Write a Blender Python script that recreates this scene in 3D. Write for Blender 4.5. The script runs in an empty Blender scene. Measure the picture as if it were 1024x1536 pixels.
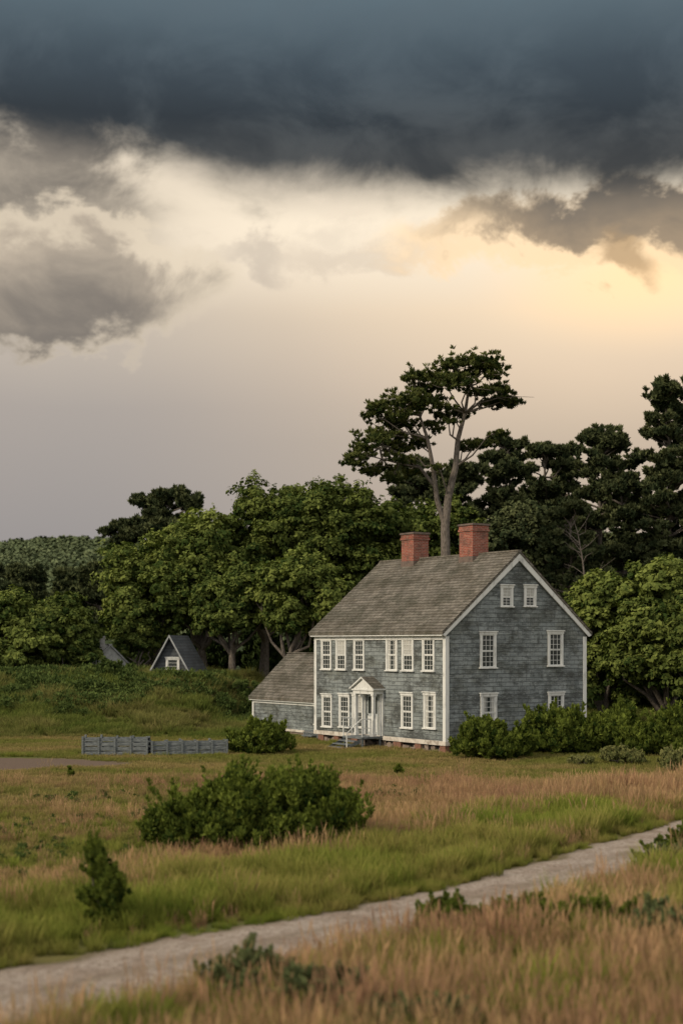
import bpy, math, numpy as np
from mathutils import Vector
R = math.radians
sc = bpy.context.scene
rng = np.random.default_rng(7)
F = 2250.0
def W(px, py, Y):   # survey helper: bearing/height read off the photo -> world metres at distance Y
    return ((px-512)/F*Y, Y, 5-(py-965)/F*Y)

# ---------------------------------------------------------------- node helpers
class E:
    def __init__(s, nt, k): s.nt, s.k = nt, k
    def op(s, o, b=None, c=None, clamp=False):
        n = s.nt.nodes.new('ShaderNodeMath'); n.operation = o; n.use_clamp = clamp
        s.nt.links.new(s.k, n.inputs[0])
        for i, q in ((1, b), (2, c)):
            if q is None: continue
            if isinstance(q, E): s.nt.links.new(q.k, n.inputs[i])
            else: n.inputs[i].default_value = q
        return E(s.nt, n.outputs[0])
    def __add__(s, b): return s.op('ADD', b)
    __radd__ = __add__
    def __sub__(s, b): return s.op('SUBTRACT', b)
    def __mul__(s, b): return s.op('MULTIPLY', b)
    __rmul__ = __mul__
    def __truediv__(s, b): return s.op('DIVIDE', b)
    def ss(s, a, b, lo=0., hi=1.):
        n = s.nt.nodes.new('ShaderNodeMapRange'); n.interpolation_type = 'SMOOTHSTEP'
        s.nt.links.new(s.k, n.inputs[0])
        for i, q in ((1, a), (2, b), (3, lo), (4, hi)):
            if isinstance(q, E): s.nt.links.new(q.k, n.inputs[i])
            else: n.inputs[i].default_value = q
        return E(s.nt, n.outputs[0])
def link(nt, sock, v):
    if isinstance(v, E): nt.links.new(v.k, sock)
    elif isinstance(v, (tuple, list)): sock.default_value = (*v[:3], 1.0) if len(sock.default_value) == 4 else v
    else: sock.default_value = v
def mixc(nt, f, a, b, mode='MIX'):
    n = nt.nodes.new('ShaderNodeMixRGB'); n.blend_type = mode
    link(nt, n.inputs[0], f); link(nt, n.inputs[1], a); link(nt, n.inputs[2], b)
    return E(nt, n.outputs[0])
def ramp(nt, f, stops):
    n = nt.nodes.new('ShaderNodeValToRGB'); cr = n.color_ramp
    while len(cr.elements) < len(stops): cr.elements.new(0.5)
    for e, (p, c) in zip(cr.elements, stops):
        e.position = p; e.color = (*c, 1) if len(c) == 3 else c
    nt.links.new(f.k, n.inputs[0]); return E(nt, n.outputs[0])
def noise(nt, vec, scale, detail=4, rough=0.55, dist=0.0):
    n = nt.nodes.new('ShaderNodeTexNoise'); n.inputs['Scale'].default_value = scale
    n.inputs['Detail'].default_value = detail; n.inputs['Roughness'].default_value = rough
    n.inputs['Distortion'].default_value = dist
    if vec is not None: nt.links.new(vec.k, n.inputs['Vector'])
    return E(nt, n.outputs['Fac'])
def mapping(nt, vec, scale=(1, 1, 1), loc=(0, 0, 0)):
    n = nt.nodes.new('ShaderNodeMapping'); n.inputs['Scale'].default_value = scale; n.inputs['Location'].default_value = loc
    nt.links.new(vec.k, n.inputs['Vector']); return E(nt, n.outputs[0])
def newmat(name):
    m = bpy.data.materials.new(name); m.use_nodes = True; nt = m.node_tree; nt.nodes.clear()
    out = nt.nodes.new('ShaderNodeOutputMaterial'); return m, nt, out
def texco(nt, which='Object'):
    n = nt.nodes.new('ShaderNodeTexCoord'); return E(nt, n.outputs[which])
def geopos(nt):
    n = nt.nodes.new('ShaderNodeNewGeometry'); return E(nt, n.outputs['Position'])
def principled(nt, out, col, rough=0.8, bump=None, bs=0.3, bd=0.02, spec=0.3, metal=0):
    p = nt.nodes.new('ShaderNodeBsdfPrincipled')
    link(nt, p.inputs['Base Color'], col); link(nt, p.inputs['Roughness'], rough)
    p.inputs['Specular IOR Level'].default_value = spec; p.inputs['Metallic'].default_value = metal
    if bump is not None:
        b = nt.nodes.new('ShaderNodeBump'); b.inputs['Strength'].default_value = bs; b.inputs['Distance'].default_value = bd
        nt.links.new(bump.k, b.inputs['Height']); nt.links.new(b.outputs[0], p.inputs['Normal'])
    nt.links.new(p.outputs[0], out.inputs[0]); return p

# ---------------------------------------------------------------- materials
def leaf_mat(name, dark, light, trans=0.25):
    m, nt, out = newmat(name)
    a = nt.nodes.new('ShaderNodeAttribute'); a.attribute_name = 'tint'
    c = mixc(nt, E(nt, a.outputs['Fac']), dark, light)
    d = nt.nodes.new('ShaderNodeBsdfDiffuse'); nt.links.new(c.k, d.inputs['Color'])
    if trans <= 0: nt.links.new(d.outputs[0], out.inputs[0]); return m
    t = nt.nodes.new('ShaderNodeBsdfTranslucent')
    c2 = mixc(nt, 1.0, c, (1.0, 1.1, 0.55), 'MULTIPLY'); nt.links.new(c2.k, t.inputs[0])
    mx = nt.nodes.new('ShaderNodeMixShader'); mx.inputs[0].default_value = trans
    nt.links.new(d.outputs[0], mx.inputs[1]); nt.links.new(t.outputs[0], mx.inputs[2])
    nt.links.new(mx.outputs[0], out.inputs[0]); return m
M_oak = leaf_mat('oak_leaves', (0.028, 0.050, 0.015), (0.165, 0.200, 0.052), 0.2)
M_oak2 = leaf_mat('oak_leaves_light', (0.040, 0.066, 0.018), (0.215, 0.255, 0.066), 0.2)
M_dark = leaf_mat('pine_needles', (0.026, 0.038, 0.019), (0.110, 0.125, 0.056), 0)
M_pine = leaf_mat('tall_pine_needles', (0.026, 0.042, 0.014), (0.135, 0.150, 0.048), 0.15)
M_bush = leaf_mat('bush_leaves', (0.020, 0.038, 0.010), (0.165, 0.205, 0.040), 0.25)
M_grey = leaf_mat('grey_shrub_leaves', (0.05, 0.068, 0.030), (0.15, 0.175, 0.075), 0)
M_far = leaf_mat('hazed_distant_foliage', (0.085, 0.112, 0.060), (0.155, 0.185, 0.095), 0)  # aerial haze painted into the colours: paler, greyer green for distant crowns
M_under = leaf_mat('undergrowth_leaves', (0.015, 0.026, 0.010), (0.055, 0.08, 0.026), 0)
M_scrub = leaf_mat('scrub_leaves', (0.03, 0.052, 0.016), (0.12, 0.16, 0.046), 0)
def bark_mat():
    m, nt, out = newmat('bark'); v = texco(nt)
    n = noise(nt, mapping(nt, v, (6, 6, 1.5)), 3, 6)
    c = ramp(nt, n, [(0.3, (0.05, 0.042, 0.035)), (0.7, (0.22, 0.19, 0.165))])
    principled(nt, out, c, 0.9, n, 0.5, 0.05); return m
M_bark = bark_mat()

def grass_mat(name, a, b, c, d):
    m, nt, out = newmat(name); p = geopos(nt)
    big = noise(nt, mapping(nt, p, (0.13, 0.22, 0.0)), 1.0, 4, .65)
    f = big.ss(0.42, 0.58)
    oi = nt.nodes.new('ShaderNodeObjectInfo'); r = E(nt, oi.outputs['Random'])
    c1 = mixc(nt, r, a, b); c2 = mixc(nt, r, c, d)
    col = mixc(nt, f, c1, c2)
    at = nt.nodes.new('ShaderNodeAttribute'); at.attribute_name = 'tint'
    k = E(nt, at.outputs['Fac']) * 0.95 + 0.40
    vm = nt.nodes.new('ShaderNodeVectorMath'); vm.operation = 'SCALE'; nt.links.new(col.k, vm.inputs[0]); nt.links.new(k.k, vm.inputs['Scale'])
    dd = nt.nodes.new('ShaderNodeBsdfDiffuse'); nt.links.new(vm.outputs[0], dd.inputs['Color'])
    t = nt.nodes.new('ShaderNodeBsdfTranslucent'); nt.links.new(vm.outputs[0], t.inputs[0])
    mx = nt.nodes.new('ShaderNodeMixShader'); mx.inputs[0].default_value = 0.35
    nt.links.new(dd.outputs[0], mx.inputs[1]); nt.links.new(t.outputs[0], mx.inputs[2])
    nt.links.new(mx.outputs[0], out.inputs[0]); return m
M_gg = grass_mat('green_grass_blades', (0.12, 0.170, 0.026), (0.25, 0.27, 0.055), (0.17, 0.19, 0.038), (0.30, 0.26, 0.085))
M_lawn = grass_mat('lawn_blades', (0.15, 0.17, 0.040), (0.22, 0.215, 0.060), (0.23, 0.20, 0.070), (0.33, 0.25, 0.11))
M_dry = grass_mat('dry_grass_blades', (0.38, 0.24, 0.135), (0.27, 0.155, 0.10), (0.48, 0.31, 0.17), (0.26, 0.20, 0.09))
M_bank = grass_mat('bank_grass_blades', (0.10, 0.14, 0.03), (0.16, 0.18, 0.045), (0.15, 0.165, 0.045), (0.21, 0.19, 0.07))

def ground_mat():
    m, nt, out = newmat('meadow_ground'); p = geopos(nt)
    n1 = noise(nt, mapping(nt, p, (0.13, 0.22, 0.0)), 1.0, 5)
    n2 = noise(nt, p, 1.3, 6, 0.6); n3 = noise(nt, p, 14, 3)
    c = ramp(nt, n1, [(0.35, (0.10, 0.118, 0.030)), (0.5, (0.14, 0.132, 0.043)), (0.65, (0.19, 0.15, 0.068))])
    c = mixc(nt, n2.ss(0.5, 0.75) * 0.6, c, (0.11, 0.08, 0.045))
    sp = nt.nodes.new('ShaderNodeSeparateXYZ'); nt.links.new(p.k, sp.inputs[0])
    x, y = E(nt, sp.outputs[0]), E(nt, sp.outputs[1])
    ex = (x + 17.0) / 8.5; ey = (y - 62.0) / 3.6
    d = ex * ex + ey * ey + (n2 - 0.5) * 1.2
    c = mixc(nt, d.ss(0.8, 1.15, 1.0, 0.0), c, mixc(nt, n3, (0.11, 0.078, 0.06), (0.20, 0.15, 0.115)))
    c = mixc(nt, n3 * 0.5, c, mixc(nt, 1.0, c, (0.5, 0.5, 0.5), 'MULTIPLY'))
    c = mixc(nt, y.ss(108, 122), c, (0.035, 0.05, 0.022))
    principled(nt, out, c, 0.95, n3 + n2, 0.6, 0.08, 0.1); return m
M_ground = ground_mat()
def road_mat():
    m, nt, out = newmat('gravel'); p = geopos(nt)
    n1 = noise(nt, p, 0.9, 4); n2 = noise(nt, p, 7, 6, 0.8); n4 = noise(nt, p, 32, 4, 0.8)
    a = nt.nodes.new('ShaderNodeAttribute'); a.attribute_name = 'tint'; t = E(nt, a.outputs['Fac'])
    c = ramp(nt, n4, [(0.35, (0.17, 0.135, 0.11)), (0.5, (0.42, 0.35, 0.295)), (0.62, (0.66, 0.58, 0.51))])
    c = mixc(nt, n1.ss(0.42, 0.68) * 0.6, c, (0.25, 0.185, 0.14))
    c = mixc(nt, n2.ss(0.48, 0.62) * 0.7, c, (0.15, 0.115, 0.085))
    w = (t + (n2-.5)*1.1).ss(0.3, 0.8, 1.0, 0.0)
    c = mixc(nt, w * .8, c, mixc(nt, n2.ss(.35, .65), (0.17, 0.13, 0.08), (0.13, 0.12, 0.05)))
    principled(nt, out, c, 0.95, n2 + n4 * 0.7, 0.9, 0.06, 0.1); return m
M_road = road_mat()

def shingle_mat(name, c1, c2, mortar, darkw, lightw, w, h, wamt, bs=0.5, la=0.6):
    m, nt, out = newmat(name); uv = texco(nt, 'UV')
    b = nt.nodes.new('ShaderNodeTexBrick'); b.offset = 0.5; nt.links.new(uv.k, b.inputs['Vector'])
    b.inputs['Color1'].default_value = (*c1, 1); b.inputs['Color2'].default_value = (*c2, 1); b.inputs['Mortar'].default_value = (*mortar, 1)
    b.inputs['Scale'].default_value = 1; b.inputs['Mortar Size'].default_value = h*0.05; b.inputs['Mortar Smooth'].default_value = 0.6
    b.inputs['Brick Width'].default_value = w; b.inputs['Row Height'].default_value = h; b.inputs['Bias'].default_value = 0.0
    c = E(nt, b.outputs['Color']); mort = E(nt, b.outputs['Fac'])
    p = texco(nt)
    n1 = noise(nt, mapping(nt, p, (0.5, 0.5, 0.9)), 1.2, 6, 0.7); n2 = noise(nt, mapping(nt, uv, (4, 16, 1)), 1.0, 4, 0.75)
    n3 = noise(nt, mapping(nt, uv, (3.0, 1.2, 1)), 1.0, 5, 0.7); n5 = noise(nt, mapping(nt, uv, (1.4, 5.2, 1), (7, 3, 0)), 1.0, 6, 0.8)
    n6 = noise(nt, mapping(nt, uv, (.5, .9, 1), (2, 9, 0)), 1.0, 5, 0.7)
    c = mixc(nt, n1.ss(0.46, 0.62) * wamt, c, darkw)
    c = mixc(nt, n2.ss(0.50, 0.72) * la, c, lightw)
    c = mixc(nt, n3.ss(0.52, 0.7) * wamt * 0.9, c, darkw)
    c = mixc(nt, n5.ss(0.53, 0.60) * wamt * 0.8, c, darkw)
    c = mixc(nt, n6.ss(0.48, 0.60) * wamt * 0.75, c, mixc(nt, 1.0, c, (.62, .60, .54), 'MULTIPLY'))
    s = nt.nodes.new('ShaderNodeSeparateXYZ'); nt.links.new(uv.k, s.inputs[0])
    saw = (E(nt, s.outputs[1]) / h).op('FRACT')
    c = mixc(nt, saw.ss(0.78, 1.0) * 0.65, c, mortar)
    hgt = (saw * -1.0) + mort * -0.4 + n2 * 0.5
    principled(nt, out, c, 0.9, hgt, bs, 0.03, 0.15); return m
M_wall = shingle_mat('weathered_shingles', (0.175, 0.200, 0.205), (0.255, 0.285, 0.288), (0.055, 0.062, 0.065), (0.080, 0.088, 0.087), (0.42, 0.455, 0.45), 0.5, 0.2, 0.95)
M_roof = shingle_mat('roof_shingles', (0.120, 0.110, 0.094), (0.195, 0.178, 0.152), (0.035, 0.032, 0.028), (0.065, 0.064, 0.048), (0.29, 0.265, 0.235), 0.3, 0.21, 0.75, 0.7)
M_cott = shingle_mat('dark_cottage_boards', (0.07, 0.08, 0.09), (0.10, 0.11, 0.12), (0.04, 0.04, 0.045), (0.055, 0.06, 0.065), (0.13, 0.14, 0.15), 2.5, 0.22, 0.4)
def brick_mat():
    m, nt, out = newmat('red_brick'); uv = texco(nt, 'UV')
    b = nt.nodes.new('ShaderNodeTexBrick'); nt.links.new(uv.k, b.inputs['Vector'])
    b.inputs['Color1'].default_value = (0.33, 0.085, 0.055, 1); b.inputs['Color2'].default_value = (0.22, 0.055, 0.04, 1); b.inputs['Mortar'].default_value = (0.34, 0.27, 0.22, 1)
    b.inputs['Scale'].default_value = 1; b.inputs['Mortar Size'].default_value = 0.009; b.inputs['Brick Width'].default_value = 0.22; b.inputs['Row Height'].default_value = 0.08
    n = noise(nt, texco(nt), 3, 6, 0.65); n2 = noise(nt, mapping(nt, uv, (4, 12, 1)), 1, 3)
    c = mixc(nt, n.ss(0.42, 0.66) * 0.8, E(nt, b.outputs['Color']), (0.13, 0.075, 0.06))
    c = mixc(nt, n2.ss(0.52, 0.72) * 0.6, c, (0.40, 0.24, 0.18))
    principled(nt, out, c, 0.9, E(nt, b.outputs['Fac']) * -1.0 + n, 0.5, 0.02, 0.15); return m
M_brick = brick_mat()
def simple(name, c1, c2, scale=3, rough=0.7, sc3=(1, 1, 1), thr=(0.4, 0.7), spec=0.3):
    m, nt, out = newmat(name); p = texco(nt)
    n = noise(nt, mapping(nt, p, sc3), scale, 6, 0.65)
    principled(nt, out, mixc(nt, n.ss(*thr), c1, c2), rough, n, 0.25, 0.02, spec); return m
M_white = simple('white_paint', (0.68, 0.69, 0.67), (0.40, 0.41, 0.40), 4, 0.6, (1, 1, 0.4), (0.48, 0.75))
M_sill = simple('peeling_paint', (0.62, 0.58, 0.52), (0.30, 0.26, 0.22), 3, 0.8)
M_stone = simple('foundation_stone', (0.26, 0.205, 0.17), (0.12, 0.095, 0.08), 4, 0.9, (1, 1, 2))
M_oldbrick = simple('old_brick', (0.24, 0.12, 0.085), (0.11, 0.07, 0.055), 5, 0.9, (1, 1, 3))
M_wood = simple('grey_weathered_wood', (0.09, 0.105, 0.11), (0.21, 0.23, 0.24), 3, 0.85, (2, 2, 12))
M_void = simple('dark_void', (0.008, 0.008, 0.008), (0.015, 0.014, 0.012))
M_curt = simple('curtain', (0.50, 0.50, 0.47), (0.33, 0.33, 0.31), 6, 0.9, (4, 4, 0.4))
M_cap = simple('chimney_cap', (0.16, 0.12, 0.10), (0.08, 0.065, 0.06), 5)
def glass_mat():
    m, nt, out = newmat('window_glass'); p = texco(nt)
    n = noise(nt, p, 1.5, 3)
    principled(nt, out, mixc(nt, n, (0.012, 0.016, 0.018), (0.06, 0.07, 0.07)), 0.12, n, 0.08, 0.02, 0.4); return m
M_glass = glass_mat()

# ---------------------------------------------------------------- mesh helpers
def link_obj(o, parent=None):
    sc.collection.objects.link(o)
    if parent: o.parent = parent
    return o
def empty(name, loc, rz=0):
    e = bpy.data.objects.new(name, None); e.location = loc; e.rotation_euler = (0, 0, rz); e.empty_display_size = 0.5
    return link_obj(e)
class MB:
    def __init__(s): s.v, s.f, s.uv, s.m = [], [], [], []
    def poly(s, pts, uv=None, mi=0):
        pts = [Vector(p) for p in pts]; n = (pts[1]-pts[0]).cross(pts[2]-pts[0])
        if uv is None:
            a = [abs(n.x), abs(n.y), abs(n.z)]; k = a.index(max(a))
            uv = [((p.y, p.z) if k == 0 else (p.x, p.z) if k == 1 else (p.x, p.y)) for p in pts]
        i = len(s.v); s.v += [tuple(p) for p in pts]; s.f.append(list(range(i, i+len(pts)))); s.uv += uv; s.m.append(mi)
    def box(s, x0, x1, y0, y1, z0, z1, mi=0):
        c = [(x0, y0, z0), (x1, y0, z0), (x1, y1, z0), (x0, y1, z0), (x0, y0, z1), (x1, y0, z1), (x1, y1, z1), (x0, y1, z1)]
        for q in ((0, 3, 2, 1), (4, 5, 6, 7), (0, 1, 5, 4), (1, 2, 6, 5), (2, 3, 7, 6), (3, 0, 4, 7)):
            s.poly([c[k] for k in q], None, mi)
    def extrude_y(s, prof, y0, y1, mi=0, capped=True, slope_uv=False):
        n = len(prof)
        for i in range(n):
            a, b = prof[i], prof[(i+1) % n]
            L = math.hypot(b[0]-a[0], b[1]-a[1])
            uv = [(y0, 0), (y0, L), (y1, L), (y1, 0)] if a[1] < b[1] else [(y0, L), (y0, 0), (y1, 0), (y1, L)]
            s.poly([(a[0], y0, a[1]), (b[0], y0, b[1]), (b[0], y1, b[1]), (a[0], y1, a[1])], uv if slope_uv else None, mi)
        if capped:
            s.poly([(p[0], y0, p[1]) for p in prof][::-1], None, mi); s.poly([(p[0], y1, p[1]) for p in prof], None, mi)
    def obj(s, name, mats, parent=None, bevel=0):
        me = bpy.data.meshes.new(name); me.from_pydata(s.v, [], s.f)
        u = me.uv_layers.new(name='UVMap'); u.data.foreach_set('uv', np.array(s.uv, dtype=np.float32).ravel())
        for m in mats: me.materials.append(m)
        me.polygons.foreach_set('material_index', s.m); me.update()
        o = bpy.data.objects.new(name, me); link_obj(o, parent)
        if bevel:
            w = o.modifiers.new('w', 'WELD'); w.merge_threshold = 0.0005
            b = o.modifiers.new('b', 'BEVEL'); b.width = bevel; b.segments = 1
        return o
class QM:   # big quad mesh with tint
    def __init__(s): s.V, s.Fc, s.T, s.M, s.n = [], [], [], [], 0
    def add(s, v, f, t, mi):
        s.V.append(v); s.Fc.append(f+s.n); s.T.append(t); s.M.append(np.full(len(f), mi, dtype=np.int32)); s.n += len(v)
    def tube(s, pts, rad, sides=7, mi=1):
        pts = np.array(pts, float); rad = np.array(rad, float); n = len(pts)
        tg = np.gradient(pts, axis=0); tg /= np.linalg.norm(tg, axis=1)[:, None]+1e-9
        ref = np.array([0.31, 0.92, 0.11]); a = np.cross(tg, ref); a /= np.linalg.norm(a, axis=1)[:, None]+1e-9; b = np.cross(tg, a)
        th = np.linspace(0, 2*np.pi, sides, endpoint=False)
        v = pts[:, None]+rad[:, None, None]*(np.cos(th)[None, :, None]*a[:, None]+np.sin(th)[None, :, None]*b[:, None])
        v = v.reshape(-1, 3); f = []
        for i in range(n-1):
            for j in range(sides):
                k = (j+1) % sides; f.append((i*sides+j, i*sides+k, (i+1)*sides+k, (i+1)*sides+j))
        s.add(v, np.array(f), np.full(len(v), .5), mi)
    def leaves(s, cent, rad, n, size, g, rnd=0.6, up=0.3, elong=1.8, tint=None, outer=None, mi=0, spike=0.0, lo=-0.6, jit=0.18):
        cent = np.asarray(cent, float); k = len(cent); rad = np.broadcast_to(np.asarray(rad, float), (k, 3))
        N = k*n; u = lambda: (lambda q: q/np.linalg.norm(q, axis=1)[:, None])(g.normal(size=(N, 3)))
        d = u(); fl = (d[:, 2] < lo); d[fl, 2] *= -1
        C = np.repeat(cent, n, 0); RR = np.repeat(rad, n, 0)
        p = C+d*RR*g.uniform(0.35, 1.15, (N, 1))
        nr = d.copy()
        if outer is not None: nr = nr*0.6+np.repeat(outer, n, 0)*0.7
        nr = nr+rnd*u(); nr[:, 2] += up; nr /= np.linalg.norm(nr, axis=1)[:, None]+1e-9
        if spike > 0:
            t = d+u()*0.6; t[:, 2] += spike; t /= np.linalg.norm(t, axis=1)[:, None]; b = np.cross(nr, t)
        else:
            t = np.cross(nr, u()); t /= np.linalg.norm(t, axis=1)[:, None]+1e-9; b = np.cross(nr, t)
        b /= np.linalg.norm(b, axis=1)[:, None]+1e-9
        sz = size*g.uniform(0.6, 1.35, (N, 1))
        v = np.stack([p+t*sz*elong/2, p+b*sz/2, p-t*sz*elong/2, p-b*sz/2], 1).reshape(-1, 3)
        if tint is None: tint = g.uniform(0.2, 0.8, k)
        T = np.clip(np.repeat(tint, n)+g.normal(0, jit, N), 0, 1)
        s.add(v, np.arange(N*4).reshape(-1, 4), np.repeat(T, 4), mi)
    def obj(s, name, mats, parent=None, link=True):
        V = np.concatenate(s.V).astype(np.float32); Fc = np.concatenate(s.Fc).astype(np.int32); T = np.concatenate(s.T).astype(np.float32); M = np.concatenate(s.M)
        me = bpy.data.meshes.new(name); me.vertices.add(len(V)); me.vertices.foreach_set('co', V.ravel())
        me.loops.add(Fc.size); me.loops.foreach_set('vertex_index', Fc.ravel())
        me.polygons.add(len(Fc)); me.polygons.foreach_set('loop_start', np.arange(len(Fc), dtype=np.int32)*4)
        for m in mats: me.materials.append(m)
        me.polygons.foreach_set('material_index', M)
        me.update(calc_edges=True); me.validate()
        a = me.attributes.new('tint', 'FLOAT', 'POINT'); a.data.foreach_set('value', T)
        o = bpy.data.objects.new(name, me)
        if link: link_obj(o, parent)
        return o
def unit(g, n):
    q = g.normal(size=(n, 3)); return q/np.linalg.norm(q, axis=1)[:, None]

# ---------------------------------------------------------------- road line + terrain
ctrl = np.array([(-40, 8.5), (-24, 12.5), (-13, 16.6), (-7.6, 19.2), (-4.4, 21.3), (-0.9, 25.4), (1.6, 27.9), (5.2, 32.9), (8.8, 38.9), (13, 45), (22, 53), (40, 60), (80, 66)], float)
def catmull(P, m=24):
    o = []
    for i in range(1, len(P)-2):
        p0, p1, p2, p3 = P[i-1:i+3]
        for t in np.linspace(0, 1, m, endpoint=False):
            o.append(0.5*((2*p1)+(-p0+p2)*t+(2*p0-5*p1+4*p2-p3)*t*t+(-p0+3*p1-3*p2+p3)*t**3))
    return np.array(o)
road = catmull(ctrl)
def road_sd(x, y):
    x = np.asarray(x, float).ravel(); y = np.asarray(y, float).ravel(); out = np.empty(len(x))
    tg = np.gradient(road, axis=0); tg /= np.linalg.norm(tg, axis=1)[:, None]
    for s in range(0, len(x), 20000):
        dx = x[s:s+20000, None]-road[None, :, 0]; dy = y[s:s+20000, None]-road[None, :, 1]
        d2 = dx*dx+dy*dy; i = d2.argmin(1); j = np.arange(len(i))
        side = tg[i, 0]*dy[j, i]-tg[i, 1]*dx[j, i]
        out[s:s+20000] = np.sqrt(d2[j, i])*np.sign(side)
    return out
def sst(a, b, x): t = np.clip((x-a)/(b-a), 0, 1); return t*t*(3-2*t)
def rw(x): return 1+.35*(1-sst(-6, 0, np.asarray(x, float)))-.12*sst(4, 9, np.asarray(x, float))
def lown(x, y, k=1.0, ph=0.0):
    return (np.sin(x*.31*k+1.3+ph+1.2*np.sin(y*.17*k))+np.sin(y*.27*k+.4+ph*2+1.1*np.sin(x*.23*k+ph))+np.sin((x+y)*.53*k+2.2*ph)*.6+np.sin((x*.8-y)*.91*k+ph)*.4)/3.0
def H(x, y, sd=None):
    x = np.asarray(x, float); y = np.asarray(y, float)
    if sd is None: sd = road_sd(x, y).reshape(x.shape)
    st = 78+14*sst(-9, -5, x)
    h = 2.75*sst(0, 1, (y-st)/20)
    h = h+0.10*lown(x, y, 1.0)*sst(3, 7, np.abs(sd))*(1-sst(60, 66, y)+sst(84, 92, y))
    h = h+24*sst(190, 360, y)*(1+0.14*np.sin(x*.021+1.0)+0.05*np.sin(x*.067))
    return h
xs = np.concatenate([-np.geomspace(3000, 46, 30), np.linspace(-44, 44, 111), np.geomspace(46, 3000, 30)])
ys = np.concatenate([np.linspace(-400, -5, 14), np.linspace(0, 122, 150), np.geomspace(126, 3500, 40)])
GX, GY = np.meshgrid(xs, ys); GZ = H(GX, GY)
nx, ny = len(xs), len(ys); idx = np.arange(nx*ny).reshape(ny, nx)
q = QM(); q.add(np.stack([GX.ravel(), GY.ravel(), GZ.ravel()], 1), np.stack([idx[:-1, :-1].ravel(), idx[:-1, 1:].ravel(), idx[1:, 1:].ravel(), idx[1:, :-1].ravel()], 1), np.zeros(nx*ny), 0)
g0 = q.obj('ground', [M_ground]); g0.data.polygons.foreach_set('use_smooth', np.ones(len(g0.data.polygons), bool))
tg = np.gradient(road, axis=0); tg /= np.linalg.norm(tg, axis=1)[:, None]; nn = np.stack([-tg[:, 1], tg[:, 0]], 1)
offs = np.array([-1.5, -1.15, -0.75, -0.35, 0.0, 0.35, 0.75, 1.15, 1.5]); prof = np.array([-0.012, 0.03, 0.012, 0.035, 0.05, 0.035, 0.012, 0.03, -0.012]); rt_ = [0, .6, 1, .85, .6, .85, 1, .6, 0]
rv, rtint = [], []
for i, (p, n_) in enumerate(zip(road, nn)):
    j = 0.13*math.sin(i*.37)+0.10*math.sin(i*.91+1); wsc = float(rw(p[0]))
    for o_, z_, t_ in zip(offs, prof, rt_):
        e = o_*wsc+(j*np.sign(o_) if abs(o_) > 1.1 else 0); rv.append((p[0]+n_[0]*e, p[1]+n_[1]*e, z_+0.008)); rtint.append(t_)
rv = np.array(rv); k = len(offs); ii = np.arange(len(road)*k).reshape(-1, k)
q = QM(); q.add(rv, np.stack([ii[:-1, :-1].ravel(), ii[1:, :-1].ravel(), ii[1:, 1:].ravel(), ii[:-1, 1:].ravel()], 1)[:, ::-1], np.array(rtint), 0)
ro = q.obj('gravel_road', [M_road]); ro.data.polygons.foreach_set('use_smooth', np.ones(len(ro.data.polygons), bool))

# ---------------------------------------------------------------- house
A = math.atan2(0.548, 0.838)
OX, OY = 4.71, 68.0
house = empty('shingled_house', (OX, OY, 0), A)
LW, LL, ZB, ZE, ZR = 8.48, 11.1, 0.55, 5.62, 9.2
mb = MB(); mb.extrude_y([(0, ZB), (0, ZE), (LW/2, ZR), (LW, ZE), (LW, ZB)], 0, LL); mb.obj('walls', [M_wall], house)
def roof(W_, L0, L1, ze, zr, ov, th, name, mats, par, x0=0):
    s = (zr-ze)/(W_/2); c = math.sqrt(1+s*s)
    a = (x0-ov, ze-ov*s); m_ = (x0+W_/2, zr); b = (x0+W_+ov, ze-ov*s)
    t = th*c; g = np.random.default_rng(int(L1*10))
    prof = [(a[0], a[1]+0.02), (a[0], a[1]+t+0.02), (m_[0], m_[1]+t+0.02), (b[0], b[1]+t+0.02), (b[0], b[1]+0.02), (m_[0], m_[1]+0.02)]
    r = MB(); r.extrude_y(prof, L0, L1, 0, True, True)
    n = int((W_/2+ov)*c/0.21)
    for i in range(n):
        for sg in (0, 1):
            f0, f1 = i/n, (i+1.12)/n
            if f1 > 1: f1 = 1
            e0, e1 = g.uniform(.0, .035, 2)
            def P(f, lift):
                x = a[0]+(m_[0]-a[0])*f; z = a[1]+(m_[1]-a[1])*f+t+0.02+lift
                if sg: x = b[0]+(m_[0]-b[0])*f
                return x, z
            lo, hi = P(f0, 0.035), P(f1, 0.006); lb = P(f0, 0.0)
            v0, v1 = f0*n*0.21, f1*n*0.21
            r.poly([(lo[0], L0-e0, lo[1]), (hi[0], L0-e0, hi[1]), (hi[0], L1+e1, hi[1]), (lo[0], L1+e1, lo[1])], [(L0, v0+.01), (L0, v1), (L1, v1), (L1, v0+.01)])
            r.poly([(lb[0], L0-e0, lb[1]), (lo[0], L0-e0, lo[1]), (lo[0], L1+e1, lo[1]), (lb[0], L1+e1, lb[1])], [(L0, v0), (L0, v0+.02), (L1, v0+.02), (L1, v0)])
    r.box(m_[0]-0.12, m_[0]+0.12, L0, L1, m_[1]+t-0.02, m_[1]+t+0.05)
    return r.obj(name, mats, par)
roof(LW, -0.16, LL+0.16, ZE, ZR, 0.28, 0.10, 'roof', [M_roof], house)
s_ = (ZR-ZE)/(LW/2)
tr = MB()
for y0, y1 in ((-0.13, -0.06), (LL+0.06, LL+0.13)):   # rake boards
    tr.extrude_y([(-0.26, ZE-0.26*s_-0.02), (-0.26, ZE-0.26*s_+0.015), (LW/2, ZR+0.015), (LW+0.26, ZE-0.26*s_+0.015), (LW+0.26, ZE-0.26*s_-0.02), (LW+0.1, ZE-0.30), (LW/2, ZR-0.33), (-0.1, ZE-0.30)], y0, y1)
tr.box(-0.26, -0.003, -0.055, LL+0.055, ZE-0.26*s_-0.06, ZE-0.26*s_+0.012)
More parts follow.
